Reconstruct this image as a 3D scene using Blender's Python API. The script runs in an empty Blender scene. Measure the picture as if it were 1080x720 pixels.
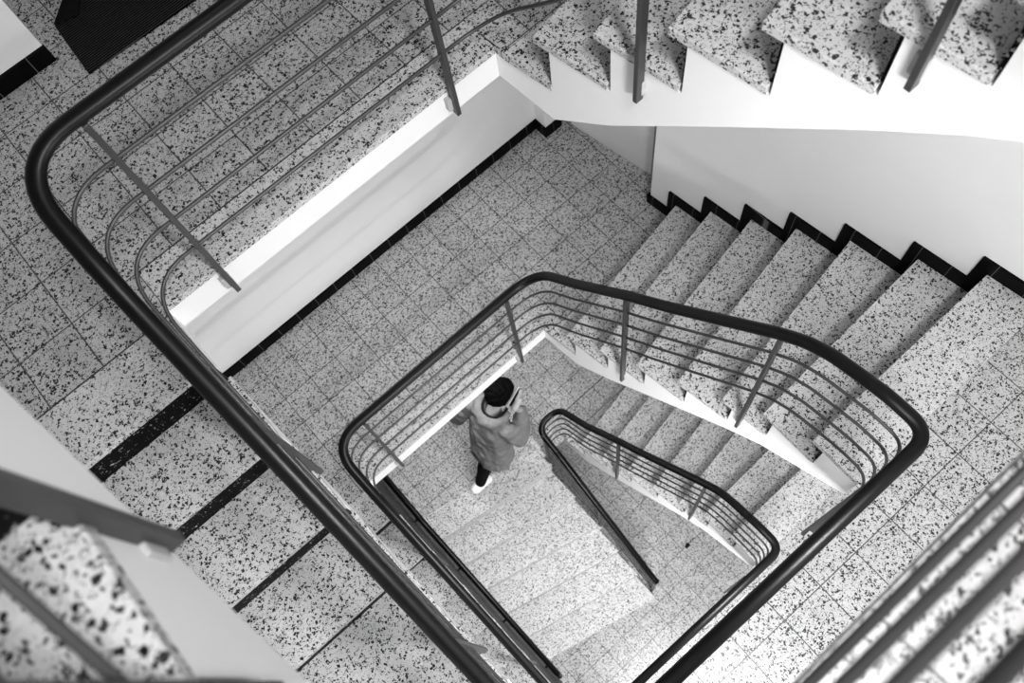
import bpy, bmesh, math, random
from mathutils import Vector, Matrix, noise as mnoise
random.seed(7)
C = bpy.context.scene.collection
S = 0.2                       # one floor tile is 0.2 m; plan coordinates below are in tiles
RISE = 1.0294
H = 13 * RISE                 # storey: 7 risers on the right flight, 6 on the left flight
TH = 0.16                     # terrazzo slab thickness
GROUND = -32 * RISE
PI = math.pi

# ------------------------------------------------------------------ materials
def nodes_of(name):
    m = bpy.data.materials.new(name); m.use_nodes = True
    nt = m.node_tree; nt.nodes.clear()
    out = nt.nodes.new('ShaderNodeOutputMaterial'); b = nt.nodes.new('ShaderNodeBsdfPrincipled')
    nt.links.new(b.outputs[0], out.inputs[0])
    return m, nt, b
class NB:
    def __init__(s, nt): s.nt = nt
    def link(s, a, b): s.nt.links.new(a, b)
    def new(s, t, **k):
        n = s.nt.nodes.new(t)
        for a, v in k.items(): setattr(n, a, v)
        return n
    def put(s, sock, v):
        if hasattr(v, 'is_output'): s.link(v, sock)
        else: sock.default_value = v
    def math(s, op, a, b=0.0, c=None):
        n = s.new('ShaderNodeMath', operation=op); s.put(n.inputs[0], a); s.put(n.inputs[1], b)
        if c is not None: s.put(n.inputs[2], c)
        return n.outputs[0]
    def vmath(s, op, a, b):
        n = s.new('ShaderNodeVectorMath', operation=op); s.put(n.inputs[0], a); s.put(n.inputs[1], b); return n.outputs[0]
    def mix(s, f, a, b):
        n = s.new('ShaderNodeMix', data_type='RGBA'); s.put(n.inputs[0], f)
        s.put(n.inputs[6], a if hasattr(a, 'is_output') else (*([a]*3), 1)); s.put(n.inputs[7], b if hasattr(b, 'is_output') else (*([b]*3), 1))
        return n.outputs[2]
    def noise(s, vec, scale, detail=2.0):
        n = s.new('ShaderNodeTexNoise'); s.put(n.inputs['Vector'], vec); n.inputs['Scale'].default_value = scale; n.inputs['Detail'].default_value = detail
        return n
    def step(s, v, lo, hi):
        n = s.new('ShaderNodeMapRange', interpolation_type='SMOOTHSTEP'); s.put(n.inputs[0], v); n.inputs[1].default_value = lo; n.inputs[2].default_value = hi
        return n.outputs[0]

def terrazzo(name, base=0.62, chip=0.02, grout=False, cov=0.44, rough=0.32, invert=False, big=98.0):
    m, nt, b = nodes_of(name); k = NB(nt)
    co = k.new('ShaderNodeTexCoord').outputs['Object']
    vec = co; tile_r = None
    if grout:
        sep = k.new('ShaderNodeSeparateXYZ'); k.link(co, sep.inputs[0])
        ux = k.math('DIVIDE', sep.outputs[0], S); uy = k.math('DIVIDE', sep.outputs[1], S)
        fx, fy = k.math('FLOOR', k.math('ADD', ux, 0.0)), k.math('FLOOR', k.math('ADD', uy, 0.0))
        dx = k.math('ABSOLUTE', k.math('SUBTRACT', k.math('FRACT', ux), 0.5)); dy = k.math('ABSOLUTE', k.math('SUBTRACT', k.math('FRACT', uy), 0.5))
        edge = k.math('MAXIMUM', dx, dy)
        gm = k.step(edge, 0.484, 0.493)
        cell = k.new('ShaderNodeCombineXYZ'); k.link(fx, cell.inputs[0]); k.link(fy, cell.inputs[1])
        wn = k.new('ShaderNodeTexWhiteNoise'); k.link(cell.outputs[0], wn.inputs['Vector']); tile_r = wn.outputs['Value']
        vec = k.vmath('ADD', co, k.vmath('MULTIPLY', wn.outputs['Color'], (7.0, 5.0, 3.0)))
    wob = k.noise(vec, 120.0, 1.0)
    vec2 = k.vmath('ADD', vec, k.vmath('MULTIPLY', k.vmath('SUBTRACT', wob.outputs['Color'], (0.5, 0.5, 0.5)), (0.019, 0.019, 0.019)))
    def chips(scale, thr, lo, hi):
        v = k.new('ShaderNodeTexVoronoi'); k.link(vec2, v.inputs['Vector']); v.inputs['Scale'].default_value = scale
        sc = k.new('ShaderNodeSeparateColor'); k.link(v.outputs['Color'], sc.inputs[0])
        sel = k.math('GREATER_THAN', sc.outputs[0], 1 - thr)
        size = k.math('MULTIPLY_ADD', sc.outputs[1], 0.24, -0.12)
        body = k.math('SUBTRACT', 1.0, k.step(k.math('SUBTRACT', v.outputs['Distance'], size), lo, hi))
        return k.math('MULTIPLY', sel, body), sc.outputs[2]
    c1, r1 = chips(big, cov, 0.42, 0.48)
    c2, r2 = chips(big * 2.0, cov * 0.75, 0.40, 0.48)
    c3, r3 = chips(big * 0.8, 0.5, 0.40, 0.50)
    mask = k.math('MAXIMUM', c1, k.math('MULTIPLY', c2, 0.85))
    cloud = k.noise(vec, 9.0, 3.0).outputs['Fac']
    fine = k.noise(vec, 420.0, 2.0).outputs['Fac']
    bcol = k.mix(k.math('MULTIPLY', c3, 0.45), base, base * 1.18)
    shade = k.math('MULTIPLY_ADD', cloud, 0.22, 0.89)
    shade = k.math('MULTIPLY', shade, k.math('MULTIPLY_ADD', fine, 0.3, 0.85))
    if tile_r is not None: shade = k.math('MULTIPLY', shade, k.math('MULTIPLY_ADD', tile_r, 0.09, 0.955))
    mul = k.new('ShaderNodeMix', data_type='RGBA', blend_type='MULTIPLY'); mul.inputs[0].default_value = 1.0
    k.link(bcol, mul.inputs[6]); cc = k.new('ShaderNodeCombineColor')
    for i in range(3): k.link(shade, cc.inputs[i])
    k.link(cc.outputs[0], mul.inputs[7])
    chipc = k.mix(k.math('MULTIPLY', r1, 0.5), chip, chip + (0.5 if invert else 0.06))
    col = k.mix(mask, mul.outputs[2], chipc)
    if grout: col = k.mix(k.math('MULTIPLY', gm, 0.85), col, 0.03)
    k.link(col, b.inputs['Base Color']); b.inputs['Roughness'].default_value = rough
    b.inputs['Specular IOR Level'].default_value = 0.06 if invert else 0.35
    return m

def plain(name, v, rough=0.5, metal=0.0, spec=0.5, var=0.06, scale=6.0, bump=0.0):
    m, nt, b = nodes_of(name); k = NB(nt)
    co = k.new('ShaderNodeTexCoord').outputs['Object']
    n = k.noise(co, scale, 3.0)
    col = k.mix(n.outputs['Fac'], v * (1 - var), min(1.0, v * (1 + var)))
    k.link(col, b.inputs['Base Color']); b.inputs['Roughness'].default_value = rough
    b.inputs['Metallic'].default_value = metal; b.inputs['Specular IOR Level'].default_value = spec
    if bump:
        n2 = k.noise(co, 260.0, 2.0); bp = k.new('ShaderNodeBump'); bp.inputs['Strength'].default_value = bump; bp.inputs['Distance'].default_value = 0.002
        k.link(n2.outputs['Fac'], bp.inputs['Height']); k.link(bp.outputs[0], b.inputs['Normal'])
    return m

def ribbed(name):
    m, nt, b = nodes_of(name); k = NB(nt)
    co = k.new('ShaderNodeTexCoord').outputs['Object']
    sep = k.new('ShaderNodeSeparateXYZ'); k.link(co, sep.inputs[0])
    w = k.math('SINE', k.math('MULTIPLY', sep.outputs[1], 2 * PI / 0.0105))
    f = k.step(w, -0.2, 0.8); n = k.noise(co, 160.0, 3.0).outputs['Fac']
    col = k.mix(f, 0.006, k.mix(n, 0.03, 0.085))
    k.link(col, b.inputs['Base Color']); b.inputs['Roughness'].default_value = 0.95; b.inputs['Specular IOR Level'].default_value = 0.1
    bp = k.new('ShaderNodeBump'); bp.inputs['Strength'].default_value = 0.6; bp.inputs['Distance'].default_value = 0.003
    k.link(w, bp.inputs['Height']); k.link(bp.outputs[0], b.inputs['Normal'])
    return m

def blacktile(name):
    m, nt, b = nodes_of(name); k = NB(nt)
    co = k.new('ShaderNodeTexCoord').outputs['Object']
    sep = k.new('ShaderNodeSeparateXYZ'); k.link(co, sep.inputs[0])
    d = k.math('MAXIMUM', k.math('ABSOLUTE', k.math('SUBTRACT', k.math('FRACT', k.math('DIVIDE', sep.outputs[0], 0.15)), 0.5)),
                          k.math('ABSOLUTE', k.math('SUBTRACT', k.math('FRACT', k.math('DIVIDE', sep.outputs[1], 0.15)), 0.5)))
    g = k.step(d, 0.484, 0.494)
    n = k.noise(co, 30.0, 2.0).outputs['Fac']
    col = k.mix(k.math('MULTIPLY', g, 0.6), k.mix(n, 0.002, 0.006), 0.22)
    k.link(col, b.inputs['Base Color']); b.inputs['Roughness'].default_value = 0.5; b.inputs['Specular IOR Level'].default_value = 0.10
    return m

M = dict(
    tile=terrazzo('terrazzo_tiles', 0.46, 0.005, True, 0.48),
    slab=terrazzo('terrazzo_slab', 0.53, 0.005, False, 0.40),
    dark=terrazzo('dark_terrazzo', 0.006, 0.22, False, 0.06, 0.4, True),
    plaster=plain('white_plaster', 0.80, 0.65, 0, 0.25, 0.03, 3.0, 0.08),
    fascia=plain('white_gloss_paint', 0.80, 0.45, 0, 0.3, 0.02, 3.0, 0.05),
    rail=plain('black_handrail', 0.004, 0.38, 0, 0.32, 0.3, 12.0),
    steel=plain('grey_steel', 0.05, 0.38, 0.0, 0.6, 0.1, 20.0),
    bracket=plain('pale_bracket', 0.45, 0.5, 0.0, 0.4, 0.05, 20.0),
    door=plain('grey_door', 0.66, 0.55, 0, 0.3, 0.05, 4.0),
    frame=plain('dark_frame', 0.26, 0.5, 0, 0.3, 0.05, 4.0),
    base=blacktile('black_skirting_tiles'),
    mat=ribbed('ribbed_mat'),
    matback=plain('mat_back', 0.012, 0.9, 0, 0.1, 0.3, 60.0),
    coat=plain('grey_wool', 0.22, 0.95, 0, 0.1, 0.22, 40.0, 0.6),
    collar=plain('dark_collar', 0.02, 0.9, 0, 0.1, 0.2, 40.0),
    skin=plain('skin', 0.42, 0.55, 0, 0.3, 0.06, 30.0),
    hair=plain('black_hair', 0.003, 0.7, 0, 0.08, 0.5, 90.0, 0.8),
    trouser=plain('black_trousers', 0.012, 0.9, 0, 0.1, 0.2, 40.0),
    shoe=plain('white_shoe', 0.85, 0.6, 0, 0.3, 0.04, 20.0),
    phone=plain('phone_glass', 0.01, 0.15, 0, 0.5, 0.1, 10.0),
    chrome=plain('phone_rim', 0.75, 0.3, 0.3, 0.5, 0.03, 10.0),
    eye=plain('eye_white', 0.8, 0.3, 0, 0.5, 0.02, 10.0),
    litter=plain('dark_litter', 0.02, 0.8, 0, 0.2, 0.4, 60.0),
)

# ------------------------------------------------------------------ mesh helpers (tile units in, metres out)
def V(p): return Vector(p) * S
def obj(name, bm, mats, parent=None, smooth=False, loc=(0, 0, 0)):
    me = bpy.data.meshes.new(name)
    bmesh.ops.recalc_face_normals(bm, faces=bm.faces[:])
    if smooth:
        for f in bm.faces: f.smooth = True
    bm.to_mesh(me); bm.free()
    for mm in (mats if isinstance(mats, (list, tuple)) else [mats]): me.materials.append(mm)
    o = bpy.data.objects.new(name, me); C.objects.link(o); o.location = V(loc)
    if parent: o.parent = parent
    return o
def hull8(bm, bot, top, mi=0):
    vs = [bm.verts.new(V(p)) for p in bot] + [bm.verts.new(V(p)) for p in top]
    n = len(bot); fs = [bm.faces.new(vs[:n][::-1]), bm.faces.new(vs[n:])]
    for i in range(n):
        j = (i + 1) % n; fs.append(bm.faces.new((vs[i], vs[j], vs[n + j], vs[n + i])))
    for f in fs: f.material_index = mi
    return fs
def prism(bm, poly, z0, z1, mi=0):
    return hull8(bm, [(x, y, z0) for x, y in poly], [(x, y, z1) for x, y in poly], mi)
def box(bm, a, b, mi=0):
    return prism(bm, [(a[0], a[1]), (b[0], a[1]), (b[0], b[1]), (a[0], b[1])], a[2], b[2], mi)
def soften(bm, off=0.02, seg=2):
    bmesh.ops.recalc_face_normals(bm, faces=bm.faces[:])
    bmesh.ops.bevel(bm, geom=bm.edges[:], offset=off * S, segments=seg, affect='EDGES', profile=0.5)
def sweep(bm, pts, w, h=None, seg=12, mi=0, flat=False, cap=True):
    """tube of elliptical (or rectangular) section along pts, section kept upright"""
    h = h or w; pts = [Vector(p) for p in pts]; rings = []
    n = len(pts)
    if flat: sec = [(-w/2, -h/2), (w/2, -h/2), (w/2, h/2), (-w/2, h/2)]
    else: sec = [(w/2*math.cos(a), h/2*math.sin(a)) for a in [2*PI*i/seg for i in range(seg)]]
    for i, p in enumerate(pts):
        t = (pts[min(i+1, n-1)] - pts[max(i-1, 0)]).normalized()
        s = t.cross(Vector((0, 0, 1)))
        if s.length < 1e-4: s = Vector((1, 0, 0))
        s.normalize(); u = s.cross(t)
        rings.append([bm.verts.new((p + s*a + u*b) * S) for a, b in sec])
    m = len(sec)
    for a, b in zip(rings, rings[1:]):
        for i in range(m):
            f = bm.faces.new((a[i], a[(i+1) % m], b[(i+1) % m], b[i])); f.material_index = mi; f.smooth = not flat
    if cap:
        bm.faces.new(rings[0][::-1]).material_index = mi; bm.faces.new(rings[-1]).material_index = mi
def fillet(ctrl, n=10):
    """ctrl: (x, y, z, radius) -> polyline with rounded corners"""
    out = []; P = [Vector(c[:3]) for c in ctrl]
    for i, c in enumerate(ctrl):
        if i in (0, len(ctrl)-1) or c[3] <= 0: out.append(P[i]); continue
        a, b = P[i-1]-P[i], P[i+1]-P[i]; r = min(c[3], a.length*0.49, b.length*0.49)
        A, B = P[i]+a.normalized()*r, P[i]+b.normalized()*r
        for k in range(n+1):
            t = k/n; q = A*(1-t)**2 + P[i]*2*t*(1-t) + B*t*t
            # pull towards a rounder arc
            out.append(q)
    return out
def struct(o): o['kind'] = 'structure'; return o
def thing(name, label, cat, group=None, loc=(0, 0, 0)):
    o = bpy.data.objects.new(name, None); C.objects.link(o); o.location = V(loc); o.empty_display_size = 0.2
    o['label'] = label; o['category'] = cat
    if group: o['group'] = group
    return o
def tag(o, label, cat, group=None):
    o['label'] = label; o['category'] = cat
    if group: o['group'] = group
    return o
def copy_tree(o, parent=None):
    c = o.copy(); C.objects.link(c)
    if parent: c.parent = parent
    for ch in list(o.children): copy_tree(ch, c)
    return c

# ------------------------------------------------------------------ plan
LW = -0.10                                    # well edge of the left flight
def RW(y): return 6.96 - 0.1272 * y if y > -7 else 7.85 - 0.03 * (y + 7)*-0 - max(0, -7 - y) * 0.02   # well edge of the right flight
def RWALL(y): return 12.5 - 0.105 * y         # wall beside the right flight
XL = -5.45
def BE(x): return -9.33 - 0.019 * x           # edge of the half landings
YR = [-1.28, -2.53, -3.80, -5.07, -6.29, -7.27, -8.46]        # risers of right flight, well side
YW = [-0.42, -1.63, -2.90, -4.17, -5.55, -7.12, -8.48]        # the same, wall side
NO = 0.31                                     # nosing overhang
YN4 = [-1.32 - 1.262 * k for k in range(6)]   # nosings of left flight, going down from the landing
ZB = 7 * RISE

# ------------------------------------------------------------------ floors
def floor_a(s, z, gx, gy, back):
    bm = bmesh.new(); g = 0.012
    ox, oy = gx, gy
    def P(poly, mi): prism(bm, [(x-ox, y-oy) for x, y in poly], -TH, 0, mi)
    yl = 0.84 if s != 0 else 0.81
    xr = 13.15
    if s == 0:
        P([(XL, 0.84), (LW, 0.84), (LW, 1.52), (5.65, 0.5), (5.65, 0.84), (xr, 0.84), (xr, back), (XL, back)], 0)
        P([(LW+g, 1.52-g), (LW+g, 0.21), (5.68, -0.72), (5.68, 0.5-g)], 1)
        P([(5.68+g, 0.84-g), (5.68+g, -0.12), (7.0, -0.12), (6.97, 0.84-g)], 1)
        P([(XL, -0.16), (LW, -0.16), (LW, 0.84), (XL, 0.84)], 0)
    else:
        P([(XL, yl), (xr, yl), (xr, back if s != 2 else 5.65), (XL, back if s != 2 else 5.65)], 0)
        if s == 2: P([(1.0, 5.65), (14, 5.65), (14, back), (1.0, back)], 0)
        P([(LW+g, yl-g), (LW+g, 0.0), (6.99, 0.0), (6.93, yl-g)], 1)
        P([(XL, -0.16), (LW, -0.16), (LW, yl), (XL, yl)], 0)
        P([(XL, YN4[0]), (LW, YN4[0]), (LW, -0.16-g), (XL, -0.16-g)], 1)
    P([(6.96, -0.19), (12.55, -0.19), (12.42, yl), (6.93 + g, yl)], 0)
    P([(RW(YR[0])-0.02, YR[0]), (RWALL(YW[0]), YW[0]), (12.55, -0.19-g), (6.96, -0.19-g)], 1)
    return struct(obj('floor', bm, [M['tile'], M['slab']], loc=(ox, oy, z)))
ZA = [-2*H, -H, 0.0]
floor_a(0, ZA[0], 0.543, 0.81, 5.65)
floor_a(1, ZA[1], 0.543, 0.808, 5.65)
floor_a(2, ZA[2], 0.614, 0.845, 12.0)

def floor_b(z, eo=0.0):
    bm = bmesh.new(); ph = -0.0175; ox, oy = 7.7, -10.27
    c, s_ = math.cos(-ph), math.sin(-ph)
    def loc(p): x, y = p[0]-ox, p[1]-oy; return (x*c - y*s_, x*s_ + y*c)
    def P(poly, mi): prism(bm, [loc(p) for p in poly], -TH, 0, mi)
    P([(XL, -15), (14, -15), (13.5, -9.46), (7.8, -9.37-eo), (LW, BE(LW)-eo), (XL, BE(XL)-eo)], 0)
    P([(RW(-8.18)-0.02, YR[6]+NO), (RWALL(-8.2), YW[6]+NO), (13.5, -9.45), (7.78, -9.36)], 1)
    P([(XL, -8.6), (LW, -8.6), (LW, BE(LW)+0.012), (XL, BE(XL)+0.012)], 1)
    o = struct(obj('floor', bm, [M['tile'], M['slab']], loc=(ox, oy, z))); o.rotation_euler.z = ph
    return o
for s in range(3): floor_b(ZA[s] + ZB, 0.10 if s == 2 else 0.0)
bm = bmesh.new(); box(bm, (XL-0.3, -15-0.2, -0.3), (14.2-0.3, 6.2-0.2, 0)); struct(obj('floor', bm, M['tile'], loc=(0.3, 0.2, GROUND)))

# white slabs under the landings (their fascia and the ceiling below)
def slab_a(z, s):
    bm = bmesh.new()
    xr = 13.15
    if s == 0:
        box(bm, (XL, 0.2, z-0.83), (LW, 5.65, z-TH)); 
        prism(bm, [(LW, 0.45), (5.5, -0.35), (5.6, 0.2), (6.9, 0.2), (6.9, 5.65), (LW, 5.65)], z-0.83, z-TH)
    else:
        box(bm, (XL, YN4[0]+0.25, z-0.83), (LW-0.02, 0.5, z-TH))
        box(bm, (XL, 0.03, z-0.83), (6.99, 5.65, z-TH))
    prism(bm, [(6.985, 0.03), (RWALL(0.03), 0.03), (12.4, 0.9), (13.1, 0.9), (12.6, 5.65), (6.9, 5.65)], z-0.83, z-TH)
    if s == 2: box(bm, (1.0, 5.65, z-0.83), (14, 12.0, z-TH))
    struct(obj('ceiling', bm, M['fascia']))
for s in range(3): slab_a(ZA[s], s)
bm = bmesh.new(); box(bm, (XL, 0.0, H-0.83), (13.15, 12.0, H)); struct(obj('ceiling', bm, M['fascia']))
for s in range(3):
    z = ZA[s] + ZB; bm = bmesh.new()
    prism(bm, [(XL, -15), (14, -15), (13.5, -9.45), (7.8, -9.6), (LW, BE(LW)-0.24), (XL, BE(XL)-0.24)], z-0.9, z-TH)
    prism(bm, [(7.8, -9.3), (7.8, YR[6]), (RWALL(YW[6]), YW[6]), (13.5, -9.4)], z-1.2, z-TH)
    struct(obj('ceiling', bm, M['fascia']))

# ------------------------------------------------------------------ walls
ZLO, ZHI = GROUND - 0.3, 22.0
bm = bmesh.new(); box(bm, (XL-0.5, -15, ZLO), (XL, 6.2, ZHI)); struct(obj('wall_left', bm, M['plaster']))
bm = bmesh.new()
box(bm, (XL, 5.65, ZLO), (14, 6.3, -0.83))
struct(obj('wall_back', bm, M['plaster']))
bm = bmesh.new(); box(bm, (XL, 5.65, 0), (1.12, 6.9, H-0.83)); struct(obj('wall_back', bm, M['plaster']))
bm = bmesh.new(); box(bm, (-1, 12.0, -0.83), (14, 12.4, H)); struct(obj('wall_back', bm, M['plaster']))
bm = bmesh.new(); prism(bm, [(RWALL(0.9), 0.9), (RWALL(-15), -15), (15, -15), (15, 0.9)], ZLO, ZHI); struct(obj('wall_right', bm, M['plaster']))
bm = bmesh.new(); prism(bm, [(13.24, 0.9), (15, 0.9), (15, 5.65), (12.52, 5.65)], ZLO, -0.83)
prism(bm, [(13.24, 0.9), (15, 0.9), (15, 12), (12.9, 12)], 0, ZHI)
struct(obj('wall_right', bm, M['plaster']))
for s in (0, 1):
    z = ZA[s]; bm = bmesh.new(); box(bm, (11.72, 5.14, z), (12.28, 5.65, z+H-0.83)); struct(obj('trim_%d' % (s+1), bm, M['plaster']))
# door in the recess beside the landing
for s in (0, 1):
    z = ZA[s]; bm = bmesh.new()
    prism(bm, [(13.10, 1.55), (13.18, 1.55), (12.68, 4.85), (12.60, 4.85)], z+0.03, z+10.4)
    d = struct(obj('door_%d' % (s+1), bm, M['door']))
    bm = bmesh.new()
    prism(bm, [(13.07, 1.55), (13.2, 1.55), (13.25, 1.20), (13.12, 1.20)], z, z+10.7)
    prism(bm, [(12.57, 4.85), (12.7, 4.85), (12.65, 5.15), (12.52, 5.15)], z, z+10.7)
    prism(bm, [(13.07, 1.55), (13.2, 1.55), (12.7, 4.85), (12.57, 4.85)], z+10.4, z+10.7)
    obj('door_frame', bm, M['frame'], d)
    bm = bmesh.new(); sweep(bm, [(12.72, 4.45, z+5.2), (12.55, 4.45, z+5.2), (12.60, 3.9, z+5.2)], 0.09)
    obj('door_handle', bm, M['steel'], d)

# skirtings
def skirt(name, segs, z, h=0.42):
    bm = bmesh.new()
    for (x0, y0, x1, y1) in segs:
        box(bm, (min(x0, x1), min(y0, y1), z), (max(x0, x1), max(y0, y1), z+h))
    return struct(obj(name, bm, M['base']))
for s in (0, 1):
    skirt('baseboard_back', [(XL, 5.57, 11.72, 5.65), (11.64, 5.06, 12.36, 5.14), (11.64, 5.14, 11.72, 5.57), (12.28, 5.14, 12.36, 5.65)], ZA[s], 0.45)
skirt('baseboard_back', [(XL, 5.57, 1.15, 5.65)], 0.0, 0.36)
def stair_skirt(z0):
    bm = bmesh.new(); t = 0.07; bh = 0.45; bw = 0.30
    def seg(ya, yb, za, zb):
        prism(bm, [(RWALL(ya)-t, ya), (RWALL(ya)+0.02, ya), (RWALL(yb)+0.02, yb), (RWALL(yb)-t, yb)], za, zb)
    nose = [y + NO for y in YW]
    seg(0.98, nose[0]+bw, 0.0, bh)
    for k in range(1, 8):
        y0 = nose[k-1] + bw; y1 = (nose[k] + bw) if k < 7 else -15
        seg(y0, nose[k-1]+0.005, (k-1)*RISE, k*RISE + bh)
        seg(nose[k-1]+0.005, y1, k*RISE - 0.2, k*RISE + bh)
    prism(bm, [(RWALL(0.98)-t, 0.98), (RWALL(0.98)-t, 0.9), (13.2, 0.9), (13.2, 0.98)], 0, bh)
    return struct(obj('baseboard_right', bm, M['base'], loc=(0, 0, z0)))
for s in range(3): stair_skirt(ZA[s])
# dark terrazzo wall beside the ground flight
bm = bmesh.new(); hull8(bm, [(LW-0.5, 6.0-0.4, GROUND), (LW-0.12, 5.6, GROUND), (LW-0.12, -9.3, GROUND), (LW-0.5, -9.3, GROUND)],
      [(LW-0.5, 5.6, -H-0.9), (LW-0.12, 5.6, -H-0.9), (LW-0.12, -9.3, -H-0.9-6*RISE), (LW-0.5, -9.3, -H-0.9-6*RISE)])
struct(obj('wall_left', bm, M['dark']))

# ------------------------------------------------------------------ stair flights
SOF = [(0.0, -0.83), (-1.45, -1.04), (-3.53, 0.85), (-5.0, 2.16), (-6.58, 3.56), (-7.8, 4.62), (-9.4, 6.0)]
def soffit(y):
    for (a, za), (b, zb) in zip(SOF, SOF[1:]):
        if y >= b: return za + (zb-za)*(a-y)/(a-b) if y <= a else za
    return SOF[-1][1]
def flight_right(label, z0, group):
    t = thing('stair_flight', label, 'stairs', group, (10, -5, z0))
    o = Vector((10, -5, 0))
    def rel(p): return (p[0]-o.x, p[1]-o.y, p[2])
    L = [((RW(YR[k]), YR[k]), (RWALL(YW[k]), YW[k])) for k in range(7)]
    L.append(((RW(-9.36), -9.36), (RWALL(-9.4), -9.40)))
    bm = bmesh.new()
    for k in range(0, 7):                       # body of step k+1, between riser k and the next
        (a, b), (c, d) = L[k], L[k+1]
        top = (k+1)*RISE - TH
        bot = [(a[0], a[1], soffit(a[1])), (b[0], b[1], soffit(a[1])), (d[0], d[1], soffit(c[1])), (c[0], c[1], soffit(c[1]))]
        tp = [(a[0], a[1], top), (b[0], b[1], top), (d[0], d[1], top), (c[0], c[1], top)]
        hull8(bm, [rel(p) for p in bot], [rel(p) for p in tp])
    (a, b) = L[0]
    hull8(bm, [rel((6.97, 0.02, -0.83)), rel((12.4, 0.02, -0.83)), rel((b[0], b[1], soffit(a[1]))), rel((a[0], a[1], soffit(a[1])))],
              [rel((6.97, 0.02, -TH-0.001)), rel((12.4, 0.02, -TH-0.001)), rel((b[0], b[1], -TH-0.001)), rel((a[0], a[1], -TH-0.001))])
    obj('stringer', bm, M['fascia'], t)
    for k in range(1, 7):                       # treads
        (a, b), (c, d) = L[k-1], L[k]
        bm = bmesh.new()
        poly = [(RW(a[1]+NO)-0.03, a[1]+NO), (b[0]-0.01, b[1]+NO), (d[0]-0.01, d[1]+0.04), (RW(c[1])-0.03, c[1]+0.04)]
        prism(bm, [(x-o.x, y-o.y) for x, y in poly], k*RISE-TH, k*RISE)
        soften(bm, 0.018)
        obj('tread', bm, M['slab'], t)
    for k in range(7):
        (a, b) = L[k]; bm = bmesh.new()
        poly = [(a[0]+0.06, a[1]), (b[0], b[1]), (b[0], b[1]+0.07), (a[0]+0.06, a[1]+0.07)]
        prism(bm, [(x-o.x, y-o.y) for x, y in poly], k*RISE+0.001, (k+1)*RISE-TH-0.001)
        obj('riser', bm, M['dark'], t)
    return t
flight_right('lowest right-hand flight of terrazzo steps rising beside the person on the bottom landing', ZA[0], 'right-hand stair flights')
flight_right('middle right-hand flight of terrazzo steps along the white wall with black stepped skirting', ZA[1], 'right-hand stair flights')
flight_right('topmost right-hand flight of terrazzo steps with tall white stringer across the upper right corner', ZA[2], 'right-hand stair flights')

def flight_left(label, z0, group, LW=LW, thick=0.35, rec=0.22):
    t = thing('stair_flight', label, 'stairs', group, (-3, -5, z0)); o = Vector((-3, -5, 0))
    bm = bmesh.new()
    nz = YN4 + [-8.9]
    def sof(y): return -0.83 - max(0.0, (-y - 0.9)) * 0.80
    for k in range(1, 7):
        y0, y1 = nz[k-1]+rec, (nz[k]+rec if k < 6 else -9.2)
        top = -k*RISE - (TH if k < 6 else TH+0.02)
        hull8(bm, [(XL-o.x, y0-o.y, sof(y0)-thick), (LW-o.x, y0-o.y, sof(y0)-thick), (LW-o.x, y1-o.y, sof(y1)-thick), (XL-o.x, y1-o.y, sof(y1)-thick)],
                  [(XL-o.x, y0-o.y, top), (LW-o.x, y0-o.y, top), (LW-o.x, y1-o.y, top), (XL-o.x, y1-o.y, top)])
    obj('stringer', bm, M['fascia'], t)
    for k in range(1, 6):
        bm = bmesh.new(); box(bm, (XL-o.x, nz[k]-o.y, -k*RISE-TH), (LW+0.03-o.x, nz[k-1]+rec-0.03-o.y, -k*RISE)); soften(bm, 0.018)
        obj('tread', bm, M['slab'], t)
    for k in range(0, 6):
        bm = bmesh.new(); y = nz[k]+rec
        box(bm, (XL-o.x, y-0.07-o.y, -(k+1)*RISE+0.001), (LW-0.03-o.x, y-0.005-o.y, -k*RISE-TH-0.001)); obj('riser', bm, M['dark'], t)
    return t
flight_left('left-hand flight of terrazzo steps below the middle landing, half hidden by the long black handrail', ZA[1], 'left-hand stair flights')
flight_left('left-hand flight of wide terrazzo steps with dark speckled risers, running down from the upper landing', ZA[2], 'left-hand stair flights')
flight_left('blurred nearest flight of terrazzo steps with white stringer in the lower left corner', H, 'left-hand stair flights', LW-0.15, 1.2, 0.31)

# ground flight
t = thing('stair_flight', 'lowest wide flight of pale terrazzo steps running down to the ground floor in the well', 'stairs', None, (2.8, -3, ZA[0])); o = Vector((2.8, -3, 0))
NL = [0.21, -1.04, -2.32, -3.60, -4.91, -6.22, -7.5]
NR = [-0.72, -2.18, -3.66, -5.03, -6.32, -7.60, -8.8]
XA, XB = LW-0.12, 5.62
bm = bmesh.new()
for k in range(1, 6):
    prism(bm, [(XA-o.x, NL[k-1]+0.1-o.y), (XB-0.1-o.x, NR[k-1]+0.1-o.y), (XB-0.1-o.x, NR[k]+0.1-o.y), (XA-o.x, NL[k]+0.1-o.y)], -6*RISE, -k*RISE-TH)
prism(bm, [(XA-o.x, NL[0]+1.0-o.y), (XB-o.x, NR[0]+0.6-o.y), (XB-o.x, NR[0]+0.1-o.y), (XA-o.x, NL[0]+0.1-o.y)], -6*RISE, -0.9)
obj('stringer', bm, M['fascia'], t)
for k in range(1, 6):
    bm = bmesh.new(); prism(bm, [(XA-o.x, NL[k-1]+0.07-o.y), (XB+0.03-o.x, NR[k-1]+0.07-o.y), (XB+0.03-o.x, NR[k]-o.y), (XA-o.x, NL[k]-o.y)], -k*RISE-TH, -k*RISE); soften(bm, 0.018)
    obj('tread', bm, M['slab'], t)
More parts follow.
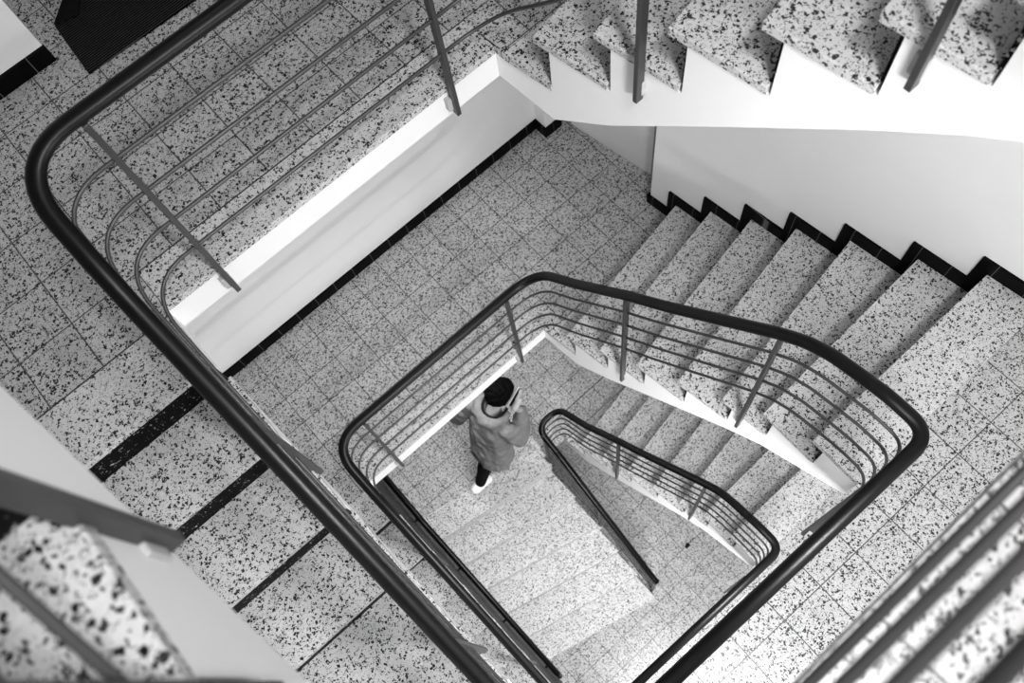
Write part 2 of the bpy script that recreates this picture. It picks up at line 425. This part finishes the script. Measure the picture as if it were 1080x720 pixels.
for k in range(6):
    bm = bmesh.new(); prism(bm, [(XA-o.x, NL[k]+0.10-o.y), (XB-o.x, NR[k]+0.10-o.y), (XB-o.x, NR[k]+0.04-o.y), (XA-o.x, NL[k]+0.04-o.y)], -(k+1)*RISE+0.001, -k*RISE-TH-0.001)
    obj('riser', bm, M['slab'], t)

# ------------------------------------------------------------------ railings
HR = 4.2; RAILS = [0.90, 1.72, 2.54, 3.35]
PF2 = [(-8.6, 7.0), (-8.1, 6.87), (-7.5, 6.70), (-7.0, 6.38), (-6.5, 6.0), (-5.2, 4.75), (-4.04, 3.65), (-3.08, 2.82), (-1.5, 1.28)]   # right flight: (y, rise in steps)
def zr2(y):
    P = [(-9.4, 7.0)] + PF2 + [(-0.3, 0.0), (0.5, 0.0)]
    for (a, za), (b, zb) in zip(P, P[1:]):
        if a <= y <= b: return (za + (zb-za)*(y-a)/(b-a)) * RISE
    return 0.0
def zr4(y): return -max(0.0, min(6.0, (-y-0.6)*0.75)) * RISE
XR4 = 0.0
def railing_paths(z0, kind, hand=False, dx=0.0, h=3.35):
    """returns control path (x, y, z, radius) at floor height for one storey of railing; the handrail sits a little nearer the stair than the rails"""
    c = []; i = 0.07 if hand else 0.0
    xl = XR4 - (0.03 if hand else 0.08) + dx; off = 0.09 - i; ya = -0.10 + i; yb = 0.08 - i - (0 if hand else 0.07*(3.35-h)/2.45)
    rl = 1.2 if hand else 1.05
    down = [(xl, -1.6, z0-0.75*RISE, 0.5), (xl, -8.3, z0-5.8*RISE, 0.4), (xl, -8.7, z0-6*RISE, 0), (xl, BE(0)+yb, z0-6*RISE, 0)]
    if kind in ('storey', 'bottom'):
        c += [(xl, BE(0)+yb, z0+ZB, 0), (RW(-9.3)-off, BE(7.7)+yb, z0+ZB, 0.75)]
        for y, k in PF2: c.append((RW(y)-off, y, z0+k*RISE, 0.2))
    if kind == 'storey': c += [(6.98-off*0.5, ya, z0, 0.9), (xl, ya, z0, rl)] + down
    if kind == 'bottom':
        c += [(7.0, 0.0+i, z0+0.1, 0.60), (5.85, 0.0+i, z0, 0.60), (5.82, -1.2, z0-0.5*RISE, 0.2), (5.80, -6.9, z0-5.5*RISE, 0.3), (5.80, -7.25, z0-5.7*RISE, 0)]
    if kind == 'top': c += [(xl, 0.3, z0, 0)] + down[:-1] + [(xl, -9.2, z0-6*RISE, 0)]
    return c
def post(parent, x, y, ztop, zbot, nx, ny, base, w=0.085, d=0.15):
    """flat bar; (nx, ny) points from the slab edge to the well"""
    bm = bmesh.new(); tx, ty = -ny, nx
    def q(a, b): return (x + tx*a + nx*b - base.x, y + ty*a + ny*b - base.y)
    prism(bm, [q(-w/2, -d/2), q(w/2, -d/2), q(w/2, d/2), q(-w/2, d/2)], zbot, ztop); soften(bm, 0.008, 1)
    p = obj('post', bm, M['steel'], parent)
    bm = bmesh.new()
    prism(bm, [q(-0.13, -0.20), q(0.05, -0.20), q(0.05, -0.02), q(-0.13, -0.02)], zbot+0.10, zbot+0.42); soften(bm, 0.02, 2)
    obj('bracket', bm, M['bracket'], p)
    return p
def railing(label, z0, kind, posts, group='stair railings', dx=0.0):
    base = Vector((3.5, -4.7, z0))
    t = thing('stair_railing', label, 'railing', group, base)
    def path(h, hand=False): return [p - base for p in fillet([(x, y, z+h, r) for x, y, z, r in railing_paths(z0, kind, hand, dx, h)])]
    bm = bmesh.new(); sweep(bm, path(HR, True), 0.26, 0.20, 16)
    obj('handrail', bm, M['rail'], t)
    for h in RAILS:
        bm = bmesh.new(); sweep(bm, path(h), 0.062, 0.066, 10); obj('rail', bm, M['steel'], t)
    for (x, y, zt, zb, nx, ny) in posts:
        post(t, x, y, zt-base.z, zb-base.z, nx, ny, base)
    return t
def posts_storey(z0, a=True, left=True, right=True, b=True):
    ps = []
    if a: ps += [(x, -0.10, z0+HR-0.05, z0-0.72, 0, -1) for x in (0.95, 5.87)]
    if right: ps += [(RW(y)-0.11, y, z0+zr2(y)+HR-0.05, z0+zb, -1, 0) for y, zb in ((-3.15, 1.3), (-6.6, 4.5))]
    if left: ps += [(XR4-0.06, y, z0+zr4(y)+HR-0.05, z0+zb, 1, 0) for y, zb in ((-3.0, -2.3), (-6.78, -5.5))]
    if b: ps += [(x, BE(x)+0.08, z0+ZB+HR-0.05, z0+ZB-0.72, 0, 1) for x in (0.8, 6.4)]
    return ps
railing('black handrail and grey rails of the upper landing, largest railing at upper left', ZA[2], 'storey', posts_storey(ZA[2]))
railing('black handrail and grey rails of the middle landing, ringing the well around the person', ZA[1], 'storey', posts_storey(ZA[1]))
p0 = posts_storey(ZA[0], a=False, left=False) + [(5.83, y, ZA[0]+zz+HR-0.05, ZA[0]+zz-0.9, 1, 0) for y, zz in ((-0.35, 0.0), (-3.6, -2.55*RISE))]
p0 += [(5.80, -7.2, ZA[0]-5.7*RISE+HR, GROUND+0.01, 1, 0)]
railing('lowest and smallest black railing, ending with a newel on the ground floor', ZA[0], 'bottom', p0)
pt = [(XR4-0.19, y, H+zr4(y)+HR-0.05, H+zb, 1, 0) for y, zb in ((-6.3, -6.25), (-7.50, -6.15), (-3.0, -2.6))]
railing('blurred grey railing close to the lens in the lower left corner', H, 'top', pt, dx=-0.10)
# handrail along the dark wall of the ground flight
t = thing('wall_handrail', 'thin black handrail along the dark wall left of the lowest wide flight', 'handrail', None, (-0.05, -2, ZA[0]))
zz = ZA[0]
pp = [p - Vector((-0.05, -2, zz)) for p in fillet([(0.0, 4.5, zz+HR, 0), (0.0, 0.2, zz+HR, 0.4), (0.0, -7.1, zz-5.9*RISE+HR, 0.1), (0.0, -7.25, zz-5.95*RISE+HR-0.5, 0)])]
bm = bmesh.new(); sweep(bm, pp, 0.24, 0.22, 14); obj('handrail', bm, M['rail'], t)
for y in (3.2, 0.6, -1.7, -4.2, -6.6):
    z = HR + (0 if y > 0.2 else (y-0.2)*5.9*RISE/7.3)
    bm = bmesh.new(); sweep(bm, [(-0.17, y+2, z-0.35), (0.0, y+2, z-0.35), (0.04, y+2, z-0.08)], 0.09, 0.09, 8); obj('bracket', bm, M['steel'], t)

# ------------------------------------------------------------------ door mat with a folded corner, litter
t = thing('door_mat', 'dark ribbed door mat with one corner folded over, on the upper landing', 'mat', None, (3.5, 6, 0))
bm = bmesh.new(); o = (3.5, 6)
poly = [(1.42, 4.82), (6.5, 4.70), (6.5, 9.0), (4.6, 9.0), (1.52, 6.22)]
prism(bm, [(x-o[0], y-o[1]) for x, y in poly], 0.004, 0.05); soften(bm, 0.01, 1)
mt = obj('mat_base', bm, M['mat'], t)
bm = bmesh.new()
a, b_, c_ = (1.52, 6.22), (3.2, 7.73), (2.05, 6.05)
fold = [(1.52, 6.22), (3.4, 7.9), (2.6, 6.9), (1.98, 6.06)]
zt = [0.10, 0.12, 0.16, 0.13]
hull8(bm, [(x-o[0], y-o[1], 0.052) for x, y in fold], [(x-o[0], y-o[1], z) for (x, y), z in zip(fold, zt)]); soften(bm, 0.015, 1)
obj('folded_corner', bm, M['matback'], t)

bm = bmesh.new()
bmesh.ops.create_icosphere(bm, subdivisions=2, radius=1)
for v in bm.verts:
    k = 0.75 + 0.5*mnoise.noise(v.co*1.7); v.co = Vector((v.co.x*0.20*k, v.co.y*0.12*k, max(v.co.z, -0.4)*0.09*k)) * S
sweep(bm, [(0.1, 0, 0.0), (0.3, 0.08, 0.0), (0.5, 0.05, -0.02)], 0.025, 0.025, 6)
tag(obj('litter', bm, M['litter'], None, True, (8.63, -6.82, GROUND+0.035)), 'small dark scrap of litter lying on the ground floor', 'litter')['kind'] = 'thing'

# ------------------------------------------------------------------ person on the bottom landing (z measured from that landing)
PB = Vector((3.9, 1.0, ZA[0]))
def ell(bm, c, r, rot=None, sub=2):
    m = Matrix.Translation(V(c)) @ (rot.to_4x4() if rot else Matrix()) @ Matrix.Diagonal((r[0]*S, r[1]*S, r[2]*S, 1))
    bmesh.ops.create_icosphere(bm, subdivisions=sub, radius=1.0, matrix=m)
def chain(bm, keys, n=10):
    """keys: (x, y, z, r) or (x, y, z, rx, ry, rz)"""
    ks = [k if len(k) == 6 else (*k[:3], k[3], k[3], k[3]) for k in keys]
    for a, b in zip(ks, ks[1:]):
        ln = (Vector(a[:3]) - Vector(b[:3])).length; n = min(40, max(3, int(ln/(0.22*min(a[3], b[3], a[5], b[5]))) + 1))
        for i in range(n+1):
            t = i/n; q = [u*(1-t)+v*t for u, v in zip(a, b)]; ell(bm, q[:3], q[3:])
def blob(name, bm, mat, parent, voxel, smooth=4, wrinkle=0.0, freq=3.0):
    for v in bm.verts: v.co -= Vector((PB.x, PB.y, 0))*S
    me = bpy.data.meshes.new('tmp'); bm.to_mesh(me); bm.free()
    o = bpy.data.objects.new('tmp', me); C.objects.link(o)
    md = o.modifiers.new('r', 'REMESH'); md.mode = 'VOXEL'; md.voxel_size = voxel
    sm = o.modifiers.new('s', 'SMOOTH'); sm.iterations = smooth; sm.factor = 0.5
    bpy.context.view_layer.update(); dg = bpy.context.evaluated_depsgraph_get()
    m2 = bpy.data.meshes.new_from_object(o.evaluated_get(dg)); bpy.data.objects.remove(o); m2.name = name
    if wrinkle:
        ns = [v.normal.copy() for v in m2.vertices]
        for v, n in zip(m2.vertices, ns):
            p = v.co/S; f = mnoise.noise(Vector((p.x*freq, p.y*freq, p.z*freq*0.45))) + 0.5*mnoise.noise(p*freq*2.3+Vector((5, 1, 2)))
            v.co = v.co + n*(wrinkle*S*f)
    m2.polygons.foreach_set('use_smooth', [True]*len(m2.polygons)); m2.materials.clear(); m2.materials.append(mat)
    r = bpy.data.objects.new(name, m2); C.objects.link(r)
    if parent: r.parent = parent
    return r
# joints
PEL, CH, NK = (4.05, .95, 4.45), (4.5, 1.0, 6.15), (4.74, 1.03, 6.95)
HD = Vector((5.30, 1.10, 7.76))
RS, RE, RWR = (4.62, .22, 6.50), (5.00, -.10, 5.62), (5.56, .40, 6.62)
LS, LE, LWR = (4.46, 1.84, 6.62), (3.98, 2.32, 5.40), (3.72, 2.58, 4.25)
RH, RK, RA = (4.05, .72, 4.2), (3.50, .86, 2.30), (2.78, .78, .72)
LH, LK, LA = (4.05, 1.25, 4.2), (4.50, 1.30, 2.35), (4.28, 1.34, .38)
bm = bmesh.new()
chain(bm, [(*PEL, .52, .80, .55), (4.22, .97, 5.2, .45, .66, .5), (*CH, .50, .82, .55), (4.62, 1.02, 6.55, .34, .70, .24)], 10)
chain(bm, [(4.66, 1.02, 6.7, .30), (4.82, 1.04, 7.05, .27), (4.98, 1.06, 7.4, .27)], 6)
tilt = Matrix.Rotation(0.25, 3, 'Y')
ell(bm, HD, (.46, .37, .54), tilt, 3); ell(bm, HD + Vector((.16, 0, -.22)), (.32, .27, .34), tilt, 3)
def face(x, y, z): return HD + tilt @ Vector((x, y, z))
ell(bm, face(.50, 0, -.12), (.10, .065, .12)); ell(bm, face(.46, 0, .03), (.05, .05, .14)); ell(bm, face(.40, 0, .13), (.09, .26, .06))
ell(bm, face(.42, 0, -.30), (.08, .13, .035)); ell(bm, face(.42, 0, -.36), (.08, .12, .035)); ell(bm, face(.36, 0, -.47), (.12, .13, .09))
for sy in (-1, 1):
    ell(bm, face(-.02, sy*.385, -.06), (.10, .035, .15)); ell(bm, face(.30, sy*.2, -.14), (.12, .10, .10))
chain(bm, [(*RS, .20), (*RE, .20), (*RWR, .13)], 12); chain(bm, [(*LS, .20), (*LE, .20), (*LWR, .13)], 12)
chain(bm, [(*RH, .44), (*RK, .29), (*RA, .19)], 12); chain(bm, [(*LH, .44), (*LK, .29), (*LA, .19)], 12)
chain(bm, [(2.72, .75, .66, .17), (2.95, .78, .32, .16), (3.18, .80, .17, .12)], 5)
chain(bm, [(4.20, 1.34, .22, .19), (4.65, 1.36, .20, .18), (5.0, 1.38, .14, .13)], 5)
# right hand around the telephone, left hand hanging
PH0, PH1 = Vector((5.28, .62, 7.30)), Vector((5.98, .78, 7.62))     # telephone ends
pa = (PH1-PH0).normalized(); pn = Vector((0, 1, 0)); pn = (pn - pa*pn.dot(pa)).normalized(); pw = pa.cross(pn)
pc = (PH0+PH1)/2 - pa*0.08
chain(bm, [(*RWR, .13), (*(pc - pn*.20 - pa*.28), .15)], 5); chain(bm, [(*(pc - pn*.20 - pa*.28), .15), (*(pc - pn*.20 + pa*.05), .14)], 4)
for i, ln in enumerate((.9, 1.0, .95, .8)):
    b0 = pc - pn*.13 + pa*.04 + pw*(.11 - .085*i)
    chain(bm, [(*b0, .052), (*(b0 + pa*.20*ln + pn*.005), .048), (*(b0 + pa*.33*ln + pn*.02), .044), (*(b0 + pa*.40*ln + pn*.055), .040)], 5)
b0 = pc - pn*.16 - pa*.16 - pw*.14
chain(bm, [(*b0, .065), (*(b0 - pw*.12 + pa*.14 + pn*.10), .055), (*(b0 - pw*.11 + pa*.32 + pn*.18), .045)], 5)
hd = (Vector(LWR) - Vector(LE)).normalized(); hs = Vector((.55, .25, .3)); hs = (hs - hd*hs.dot(hd)).normalized(); hn = hd.cross(hs)
w0 = Vector(LWR)
chain(bm, [(*w0, .13), (*(w0 + hd*.25), .14), (*(w0 + hd*.44), .13)], 4)
for i, ln in enumerate((.9, 1.0, .95, .78)):
    b0 = w0 + hd*.44 + hs*(.17 - .115*i)
    chain(bm, [(*b0, .055), (*(b0 + hd*.20*ln + hn*.03), .05), (*(b0 + hd*.34*ln + hn*.11), .046), (*(b0 + hd*.40*ln + hn*.20), .04)], 5)
b0 = w0 + hd*.14 + hs*.13
chain(bm, [(*b0, .065), (*(b0 + hd*.13 + hs*.12 + hn*.05), .055), (*(b0 + hd*.30 + hs*.15 + hn*.10), .045)], 5)
person = blob('person', bm, M['skin'], None, 0.0052, 3)
person.location = V(PB)
tag(person, 'person in grey hooded coat walking on the bottom landing, telephone at right ear', 'person')
for sy in (-1, 1):
    bm = bmesh.new(); ell(bm, face(.40, sy*.15, 0) - Vector((PB.x, PB.y, 0)), (.065, .07, .06)); e = obj('eye', bm, M['eye'], person, True)
    bm = bmesh.new(); ell(bm, face(.445, sy*.15, -.005) - Vector((PB.x, PB.y, 0)), (.026, .034, .034)); obj('iris', bm, M['collar'], e, True)
# coat
bm = bmesh.new()
chain(bm, [(3.95, .78, 3.66, .80, 1.10, .22), (4.0, .80, 4.2, .78, 1.10, .4), (4.2, .90, 5.2, .70, 1.02, .5), (4.48, .98, 6.1, .66, 1.02, .5), (4.60, 1.02, 6.62, .46, .96, .30)], 12)
chain(bm, [(*RS, .36), (4.8, .06, 6.0, .42), (*RE, .42), (5.27, .14, 6.05, .34), (5.54, .38, 6.56, .23)], 12); chain(bm, [(*LS, .40), (*LE, .40), (3.74, 2.56, 4.35, .33)], 12)
chain(bm, [(5.02, .52, 6.98, .17), (4.72, .48, 6.95, .24), (4.38, .72, 6.9, .30), (4.28, 1.04, 6.86, .33), (4.34, 1.38, 6.9, .30), (4.66, 1.60, 6.95, .24), (4.98, 1.56, 6.98, .17)], 6)
coat = blob('coat', bm, M['coat'], person, 0.009, 4, 0.10, 1.9)
bm = bmesh.new()
pts = [Vector((4.93 + .52*math.cos(a), 1.05 + .47*math.sin(a), 7.22 + .10*math.cos(a))) - Vector((PB.x, PB.y, 0)) for a in [PI*(0.36 + 1.28*i/24) for i in range(25)]]
sweep(bm, pts, .11, .16, 8); cl = obj('collar', bm, M['collar'], person, True)
bm = bmesh.new()
chain(bm, [(*RH, .48), (*RK, .34), (2.86, .77, .90, .25)], 12); chain(bm, [(*LH, .50), (*LK, .36), (4.30, 1.34, .55, .27)], 12); chain(bm, [(*RH, .5), (*LH, .5)], 6)
blob('trousers', bm, M['trouser'], person, 0.010, 4, 0.03, 2.5)
for (hx, hy, hz), (tx, ty, tz) in (((2.55, .74, .62), (3.22, .80, .17)), ((4.12, 1.34, .22), (5.02, 1.38, .17))):
    bm = bmesh.new(); chain(bm, [(hx, hy, hz, .29, .24, .26), ((hx+tx)/2+.02, (hy+ty)/2, (hz+tz)/2-.02, .24, .21, .19), (tx, ty, tz, .20, .19, .15)], 8)
    blob('shoe', bm, M['shoe'], person, 0.008, 3)
# hair
bm = bmesh.new(); ell(bm, HD + tilt @ Vector((-.13, 0, .10)), (.52, .48, .55), tilt, 4); ell(bm, HD + tilt @ Vector((.06, 0, .30)), (.44, .43, .35), tilt, 3)
for i in range(170):
    a, b = random.uniform(0, 2*PI), random.uniform(-0.15, 1.0)
    q = Vector((math.cos(a)*math.sqrt(1-min(b*b, 1)), math.sin(a)*math.sqrt(1-min(b*b, 1)), b))
    if q.x > 0.25 and q.z < 0.6: continue
    ell(bm, HD + tilt @ Vector((-.13 + q.x*.51, q.y*.47, .10 + q.z*.55)), (.07, .07, .07), None, 1)
hair = blob('hair', bm, M['hair'], person, 0.006, 1, 0.02, 9.0)
# telephone
ph = thing('telephone', 'slim dark telephone with a bright rim held to the right ear of the person', 'phone', None, (PH0+PH1)/2 + Vector((0, 0, ZA[0])))
def slab(l, w_, t_):
    bm = bmesh.new()
    def q(a, b, c): return pa*a + pw*b + pn*c
    hull8(bm, [q(-l, -w_, -t_), q(l, -w_, -t_), q(l, w_, -t_), q(-l, w_, -t_)], [q(-l, -w_, t_), q(l, -w_, t_), q(l, w_, t_), q(-l, w_, t_)])
    soften(bm, min(t_*.6, .03), 2); return bm
obj('rim', slab(.42, .19, .03), M['chrome'], ph)
bm = slab(.385, .176, .006)
for v in bm.verts: v.co += pn*.03*S
obj('screen', bm, M['phone'], ph)
bm = slab(.385, .176, .006)
for v in bm.verts: v.co -= pn*.03*S
obj('back_cover', bm, M['phone'], ph)

# ------------------------------------------------------------------ light, camera
w = bpy.data.worlds.new('daylight'); bpy.context.scene.world = w; w.use_nodes = True
bg = w.node_tree.nodes['Background']; bg.inputs[0].default_value = (1, 1, 1, 1); bg.inputs[1].default_value = 0.12
def area(name, loc, rot, sx, sy, power):
    l = bpy.data.lights.new(name, 'AREA'); l.shape = 'RECTANGLE'; l.size = sx*S; l.size_y = sy*S; l.energy = power
    o = bpy.data.objects.new(name, l); C.objects.link(o); o.location = V(loc); o.rotation_euler = rot; return o
def lamp(x, y, z, power, d=2.2):
    l = bpy.data.lights.new('ceiling_lamp', 'AREA'); l.shape = 'DISK'; l.size = d*S; l.energy = power
    o = bpy.data.objects.new('ceiling_lamp', l); C.objects.link(o); o.location = V((x, y, z)); return o
for z, e in ((ZA[0]+ZB-0.95, 74), (ZA[1]+ZB-0.95, 64), (ZA[2]+ZB-0.95, 60), (ZA[2]+ZB+H-0.95, 72)):
    lamp(3.5, -11.6, z, e)
for z, e in ((ZA[1]-0.9, 13), (ZA[2]-0.9, 4), (H-0.9, 2)):  # unseen lamps added over the full landings to lift their floor brightness
    lamp(4.5, 3.2, z, e)
for z, e in ((ZA[0]+ZB, 20), (ZA[1]+ZB, 12), (ZA[2]+ZB, 8)):
    area('window_light', (5, -14.6, z+5.5), (math.radians(78), 0, 0), 12, 7, e)
area('overhead_fill', (4, -4, 26), (0, 0, 0), 12, 12, 12)  # unseen soft fill added above the well; no roof light is known there

cam = bpy.data.cameras.new('camera'); co = bpy.data.objects.new('camera', cam); C.objects.link(co)
co.location = V((1.3015, -8.7243, 12.7793)); co.rotation_euler = (0.3598, 0.0964, -0.7231)
cam.sensor_width = 36.0; cam.lens = 954.66*36/1080; cam.clip_start = 0.02
cam.dof.use_dof = True; cam.dof.focus_distance = 3.6; cam.dof.aperture_fstop = 3.8
sc = bpy.context.scene; sc.camera = co
sc.view_settings.view_transform = 'Standard'; sc.view_settings.look = 'Medium High Contrast'; sc.view_settings.exposure = 0.1
